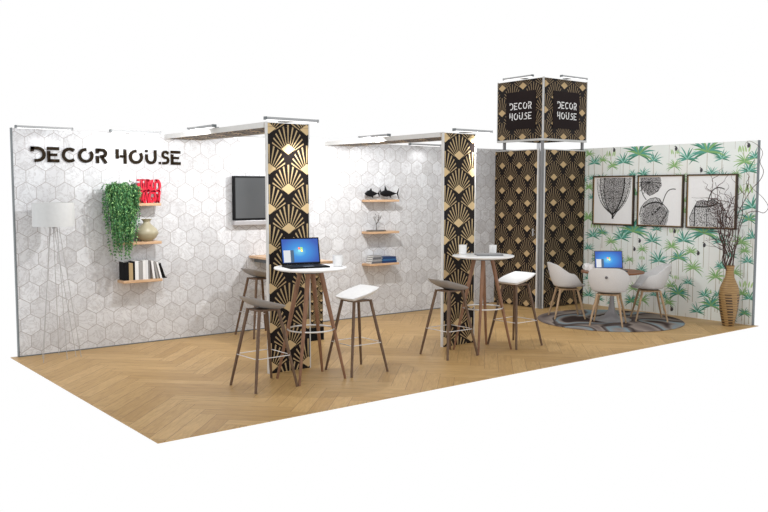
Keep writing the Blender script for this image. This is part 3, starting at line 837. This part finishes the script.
# ------------------------------------------------------------------ rug
def rug_mat():
    m, nt, b = newmat('rug_pile', .95, spec=.1)
    x, y, z = opos(nt)
    n = noise(nt, comb(nt, x*.9+y*.2, y*1.7-x*.3, 5.1), .95, 2, .35, .8)
    st = [(0, srgb(44, 34, 32)), (.36, srgb(62, 50, 47)), (.40, srgb(140, 130, 124)), (.465, srgb(128, 148, 156)), (.49, srgb(112, 104, 102)), (.54, srgb(54, 44, 42)), (.58, srgb(150, 138, 130)), (.68, srgb(96, 86, 84)), (.8, srgb(52, 42, 42))]
    c = ramp(nt, n, st)
    g = noise(nt, comb(nt, x, y, z), 260, 2)
    c2 = mixc(nt, (g-.3)*.35, c, (.03, .03, .03, 1))
    nt.links.new(c2, b.inputs['Base Color'])
    return m
b = MB(); b.lathe([(1.0, .001), (1.005, .006), (1.0, .012), (.0005, .012)], n=96)
o = b.build('round_rug', rug_mat(), smooth=True); o.location = (7.28, -2.38, 0); o.rotation_euler = (0, 0, .5)
tag(o, 'round rug with swirls of blue grey, taupe and dark brown under the armchairs', 'rug')

# ------------------------------------------------------------------ walnut table
wt = empty('round_table', 'round walnut table on a grey trumpet foot, standing on the rug', 'table', (7.30, -2.40, .0125))
b = MB(); b.lathe([(.40, .663), (.43, .668), (.435, .676), (.43, .6895), (.0005, .6895)], n=64); b.build('table_top', WALNUT, wt, True)
b = MB(); b.lathe([(.27, 0), (.27, .008), (.2, .022), (.1, .06), (.05, .13), (.032, .25), (.03, .5), (.045, .64), (.09, .6625)], n=48); b.build('pedestal', plain('table_grey_metal', srgb(150, 148, 150), .4, .2), wt, True)

# ------------------------------------------------------------------ armchair
def make_chair(label, loc, rz):
    e = empty('shell_armchair', label, 'armchair', loc, rz, 'grey shell armchairs on the rug')
    n = 48
    def sm(t): t = max(0, min(1, t)); return t*t*(3-2*t)
    def rim(ph):
        c = math.cos(ph)        # +x is the front
        back = sm((-c+.05)/.95); arm = sm((.92-c)/.85)
        return .455+.195*arm+.135*back
    def P(ph, t, off=0):
        c, s = math.cos(ph), math.sin(ph)
        h = rim(ph)
        rx = (.25 if c > 0 else .235); ry = .272
        if t < .5:
            k = t/.5; r = k*.78; z = .435+.022*k**3
        else:
            k = (t-.5)/.5
            r = .78+.22*math.sin(k*PI/2); z = .457+(h-.457)*k**1.35
        up = max(0, z-.457)
        x = c*rx*r; y = s*ry*r*(1+.10*up)
        x -= (.16*up if c < 0 else -.02*up)*max(0, -c if c < 0 else 1)
        return Vector((x, y, z))
    b = MB(); m_ = 16
    O = [[P(2*PI*i/n, max(.04, j/m_)) for i in range(n)] for j in range(m_+1)]
    th = .016
    def inner(j, i):
        p = O[j][i]; c = Vector((0, 0, .75)); 
        # offset inwards
        a_ = O[min(j+1, m_)][i]-O[max(j-1, 0)][i]; t_ = O[j][(i+1) % n]-O[j][i-1]
        nn = t_.cross(a_).normalized()
        if nn.dot(Vector((0, 0, .9))-p) < 0: nn = -nn
        return p+nn*th
    inn = [[inner(j, i) for i in range(n)] for j in range(m_+1)]
    rows = O+inn[::-1]
    b.rings(rows, cap=True)
    b.build('seat_shell', FELT, e, True)
    b = MB(); b.lathe([(.019, 0), (.019, .014)], n=16); o = b.build('back_button', plain('button_grey', srgb(96, 94, 96), .5), e)
    o.location = (-.262, 0, .665); o.rotation_euler = (0, -PI/2-.1, 0)
    b = MB(); b.box(-.13, -.15, .405, .13, .15, .428); b.build('seat_frame', OAKL, e, bevel=.008)
    for sx in (-1, 1):
        for sy in (-1, 1):
            b = MB(); b.tube([(sx*.12, sy*.13, .418), (sx*.165, sy*.175, .22), (sx*.215, sy*.215, .001)], [.017, .016, .011], 10); b.build('leg', OAKL, e, True)
    return e
c1 = make_chair('light grey shell armchair seen from behind, in front of the walnut table', (6.90, -2.64, .0135), .52)
dup(c1, (6.98, -1.86, .0135), -.66, 'light grey shell armchair left of the walnut table, before the tower')
dup(c1, (7.71, -2.73, .0135), 2.35, 'light grey shell armchair right of the walnut table, before the palm wall')

# ------------------------------------------------------------------ vase with willow
BAS = plain('woven_straw', srgb(176, 138, 84), .6)
def straw():
    m, nt, b = newmat('straw_weave', .5, spec=.4)
    x, y, z = opos(nt)
    k = z.mod(.038).lt(.019); n = noise(nt, comb(nt, x*2., y*2., z*9.), 6, 3)
    a = y.op('ARCTAN2', x); lob = (a*5.+z*6.).op('SINE').gt(-.1)
    c = mixc(nt, n, srgb(120, 92, 54), srgb(178, 146, 96))
    c = mixc(nt, k*lob*z.lt(.46), c, srgb(52, 38, 26))
    c = mixc(nt, z.mod(.03).lt(.009)*.7, c, srgb(120, 86, 52))
    nt.links.new(c, b.inputs['Base Color']); return m
vs = empty('floor_vase', 'tall golden woven floor vase against the palm wall', 'vase', (8.17, -3.66, 0))
prof = [(.07, 0), (.085, .006), (.10, .08), (.125, .2), (.14, .33), (.145, .42), (.13, .52), (.095, .6), (.066, .66), (.056, .72), (.058, .78), (.07, .82), (.062, .822), (.05, .78), (.046, .7)]
b = MB(); b.lathe([(r_*.92, z_) for r_, z_ in prof], n=40); b.build('vase_body', straw(), vs, True)
wl = empty('willow_branches', 'dark curly willow branches standing in the golden woven vase', 'branches', (8.17, -3.66, .1))
wrn = random.Random(21)
DW = plain('willow_bark', srgb(70, 46, 40), .6)
def curl(b, p, d, L, r, n, wig):
    pts = [p]; rr = [r]; ph = wrn.uniform(0, 6); ph2 = wrn.uniform(0, 6)
    for i in range(n):
        t = i/n
        dd = (d+Vector((math.sin(ph+i*.8)*wig, math.sin(ph2+i*.9)*wig, .10*math.sin(i*.7)))).normalized()
        q = pts[-1]+dd*L/n; q.x = min(q.x, .225)
        if q.y < -.6: q.y = -.6
        pts.append(q); rr.append(r*(1-.75*t))
    b.tube(pts, rr, 6); return pts
for k in range(11):
    b = MB(); a = wrn.uniform(0, 2*PI); sp = wrn.uniform(.03, .2)
    d0 = Vector((math.cos(a)*sp*.6-.03, math.sin(a)*sp*1.4, 1)).normalized()
    p0 = Vector((math.cos(a)*.02, math.sin(a)*.02, 0))
    pts = [p0, p0+Vector((math.cos(a)*.012, math.sin(a)*.012, .62))]
    b.tube(pts, .006, 6)
    pts = curl(b, pts[-1], d0, wrn.uniform(1.0, 1.5), .0085, 22, .36)
    for s_ in (6, 10, 14, 18, 20):
        dd = Vector((wrn.uniform(-.6, .3), wrn.uniform(-1.0, 1.2), wrn.uniform(-.1, .9))).normalized()
        curl(b, pts[s_].copy(), dd, wrn.uniform(.25, .5), .0045, 12, .8)
    b.build('branch', DW, wl, True)
# the two long curls past the end of the palm wall
for pts in ([(0, -.03, .6), (-.02, -.08, .95), (.02, -.12, 1.25), (-.02, -.22, 1.42), (0, -.34, 1.46), (-.01, -.45, 1.44), (0, -.50, 1.52), (.0, -.42, 1.64), (0, -.30, 1.74), (0, -.22, 1.82), (.02, -.12, 1.8)],
            [(0, -.02, .6), (.02, -.05, 1.0), (-.02, -.1, 1.4), (0, -.25, 1.72), (-.01, -.38, 1.86), (0, -.42, 1.98), (0, -.37, 2.1), (0, -.40, 2.22), (0, -.33, 2.32), (0, -.2, 2.38), (0, -.14, 2.3)]):
    b = MB()
    P_ = [Vector(p) for p in pts]; out = []
    for i in range(len(P_)-1):
        p0, p1, p2, p3 = P_[max(i-1, 0)], P_[i], P_[i+1], P_[min(i+2, len(P_)-1)]
        for q in range(6):
            t = q/6
            out.append(.5*((2*p1)+(p2-p0)*t+(2*p0-5*p1+4*p2-p3)*t*t+(3*p1-p0-3*p2+p3)*t**3))
    out.append(P_[-1]); n = len(out)
    b.tube(out, [.006*(1-.7*i/n) for i in range(n)], 6); b.build('branch', DW, wl, True)

# ------------------------------------------------------------------ pictures
def net_mat(name, sc, w, c0=(.82, .82, .82, 1)):
    m, nt, b = newmat(name, .6)
    _, y, z = pos(nt)
    v = nt.nodes.new('ShaderNodeTexVoronoi'); v.feature = 'DISTANCE_TO_EDGE'; v.inputs['Scale'].default_value = sc
    nt.links.new(comb(nt, y, z, 0.), v.inputs['Vector'])
    d = V(nt, v.outputs[0])
    nt.links.new(mixc(nt, d.lt(w), c0, (.03, .028, .028, 1)), b.inputs['Base Color'])
    return m
NETC = net_mat('husk_net', 75, .10); NETF = net_mat('husk_net_pale', 50, .05, (.84, .84, .84, 1)); NETD = net_mat('husk_net_dark', 85, .14, (.66, .65, .65, 1))
CANV = plain('print_paper', (.84, .84, .84, 1), .6, 0, .03)
INK = plain('print_ink', (.02, .018, .018, 1), .6)
FRD = plain('frame_dark_wood', srgb(52, 36, 26), .5); FRG = plain('frame_inner_gold', srgb(150, 122, 78), .5)
def picture(yl, yr, label, art):
    z0, z1 = 1.293, 2.060
    e = empty('framed_print', label, 'picture', (XW, yl, z0), 0, 'framed botanical prints on the palm wall')
    w = yl-yr; h = z1-z0; f = .016
    fn = lambda u, v, t: (-t, -u, v)
    b = MB()
    for q in ([(0, 0), (w, 0), (w, f), (0, f)], [(0, h-f), (w, h-f), (w, h), (0, h)], [(0, f), (f, f), (f, h-f), (0, h-f)], [(w-f, f), (w, f), (w, h-f), (w-f, h-f)]):
        b.prism(q, fn, .002, .042)
    b.build('frame', FRD, e)
    b = MB()
    for q in ([(f, f), (w-f, f), (w-f, f+.008), (f, f+.008)], [(f, h-f-.008), (w-f, h-f-.008), (w-f, h-f), (f, h-f)], [(f, f), (f+.008, f), (f+.008, h-f), (f, h-f)], [(w-f-.008, f), (w-f, f), (w-f, h-f), (w-f-.008, h-f)]):
        b.prism(q, fn, .0281, .038)
    b.build('frame_lip', FRG, e)
    b = MB(); b.prism([(f, f), (w-f, f), (w-f, h-f), (f, h-f)], fn, .003, .026)
    iw, ih = w-2*f, h-2*f
    F2 = lambda u, v, t: (-.026-t, -(f+.01+u*(iw-.02)), f+.01+v*(ih-.02))
    art(b, F2)
    o = b.build('print', [CANV, NETC, NETF, NETD, INK], e, recalc=False)
    bm = bmesh.new(); bm.from_mesh(o.data)
    for fc in bm.faces:
        if fc.material_index and fc.normal.x > 0: fc.normal_flip()
    bm.to_mesh(o.data); bm.free()
    return e
def lay(b, mi, poly, F2, t): b.mi = mi; b.flat(poly, F2, t)
def ink(b, pts, w, F2, t):
    b.mi = 4; fstroke(b, pts, w, F2, t)
def bez(p0, p1, p2, p3, n=14):
    return [tuple((1-t)**3*a+3*(1-t)**2*t*c+3*(1-t)*t*t*d+t**3*e_ for a, c, d, e_ in zip(p0, p1, p2, p3)) for t in [i/n for i in range(n+1)]]
def art1(b, F2):
    L0 = bez((.07, .96), (.05, .6), (.2, .35), (.44, .22)); R0 = bez((.56, .22), (.8, .36), (.97, .6), (.96, .99))
    lay(b, 2, L0+[(.50, .2)]+R0, F2, .0003)
    L1 = bez((.16, .99), (.12, .62), (.26, .36), (.48, .2)); R1 = bez((.52, .2), (.78, .4), (.95, .7), (.93, .99))
    lay(b, 1, L1+R1, F2, .0006)
    L2 = bez((.26, .99), (.23, .6), (.3, .36), (.5, .19)); R2 = bez((.5, .19), (.72, .42), (.8, .7), (.79, .99))
    lay(b, 3, L2+R2, F2, .0009)
    for pts, w in ((L0, .008), (R0, .008), (L1, .016), (R1, .012), (L2, .02), (R2, .034), ([(.52, .99), (.51, .6), (.5, .2)], .01), (bez((.16, .5), (.25, .34), (.4, .28), (.5, .16)), .016),
                   (bez((.85, .6), (.78, .4), (.62, .3), (.52, .14)), .02)):
        ink(b, pts, w, F2, .0013)
    ink(b, [(.5, .24), (.5, .1)], .05, F2, .0016)
def art2(b, F2):
    lay(b, 3, [(.02, .99), (.5, .99), (.54, .82), (.46, .7), (.36, .64), (.26, .6), (.16, .66), (.06, .74), (.02, .82)], F2, .0003)
    for k in range(9):
        a = math.radians(185+k*21); ink(b, [(.22, .9), (.22+.3*math.cos(a), .9+.28*math.sin(a))], .012, F2, .001)
    ink(b, bez((.08, .92), (.02, .75), (.08, .62), (.18, .52)), .018, F2, .0013)
    body = [(.04, .0), (.02, .2), (.05, .35), (.14, .46), (.26, .54), (.4, .57), (.5, .54), (.55, .46), (.66, .36), (.72, .28), (.70, .12), (.66, .0)]
    lay(b, 1, body, F2, .0006)
    lay(b, 3, [(.12, .0), (.08, .2), (.16, .34), (.3, .44), (.5, .48), (.58, .4), (.66, .3), (.66, .1), (.62, .0)], F2, .0009)
    ink(b, body[1:10], .014, F2, .0013)
    ink(b, bez((.1, .36), (.3, .5), (.5, .5), (.56, .42)), .03, F2, .0014); ink(b, bez((.52, .02), (.6, .15), (.66, .2), (.68, .3)), .022, F2, .0014)
    for k, (x, y) in enumerate([(.34, .22), (.40, .27), (.46, .32), (.5, .36)]): ink(b, [(x-.02, y-.015), (x+.02, y+.015)], .04, F2, .0015)
    ink(b, bez((.56, .44), (.62, .62), (.66, .78), (.86, .74)), .018, F2, .0013)
def art3(b, F2):
    body = [(.06, .0), (.04, .18), (.1, .32), (.16, .42), (.2, .5), (.3, .52), (.42, .5), (.54, .54), (.62, .5), (.72, .44), (.8, .34), (.84, .2), (.82, .0)]
    lay(b, 1, body, F2, .0004)
    lay(b, 3, [(.16, .42), (.2, .5), (.3, .52), (.42, .5), (.54, .57), (.64, .48), (.6, .42), (.4, .4), (.26, .42)], F2, .0008)
    ink(b, body, .012, F2, .0012)
    ink(b, bez((.14, .4), (.3, .4), (.5, .36), (.64, .48)), .03, F2, .0014)
    ink(b, bez((.17, .42), (.13, .3), (.16, .15), (.15, .0)), .022, F2, .0014); ink(b, bez((.7, .44), (.76, .3), (.76, .15), (.74, .0)), .016, F2, .0014)
    ink(b, [(.42, .4), (.41, .2), (.43, 0)], .01, F2, .0013)
    ink(b, bez((.42, .42), (.46, .62), (.52, .86), (.78, .74)), .02, F2, .0015)
picture(-1.183, -1.945, 'framed black line print of a hanging seed husk, nearest the tower', art1)
picture(-2.010, -2.783, 'framed black line print with a round flower above a tilted husk, middle of the three', art2)
picture(-2.835, -3.598, 'framed black line print of a squat husk with hooked stem, partly behind the willow', art3)
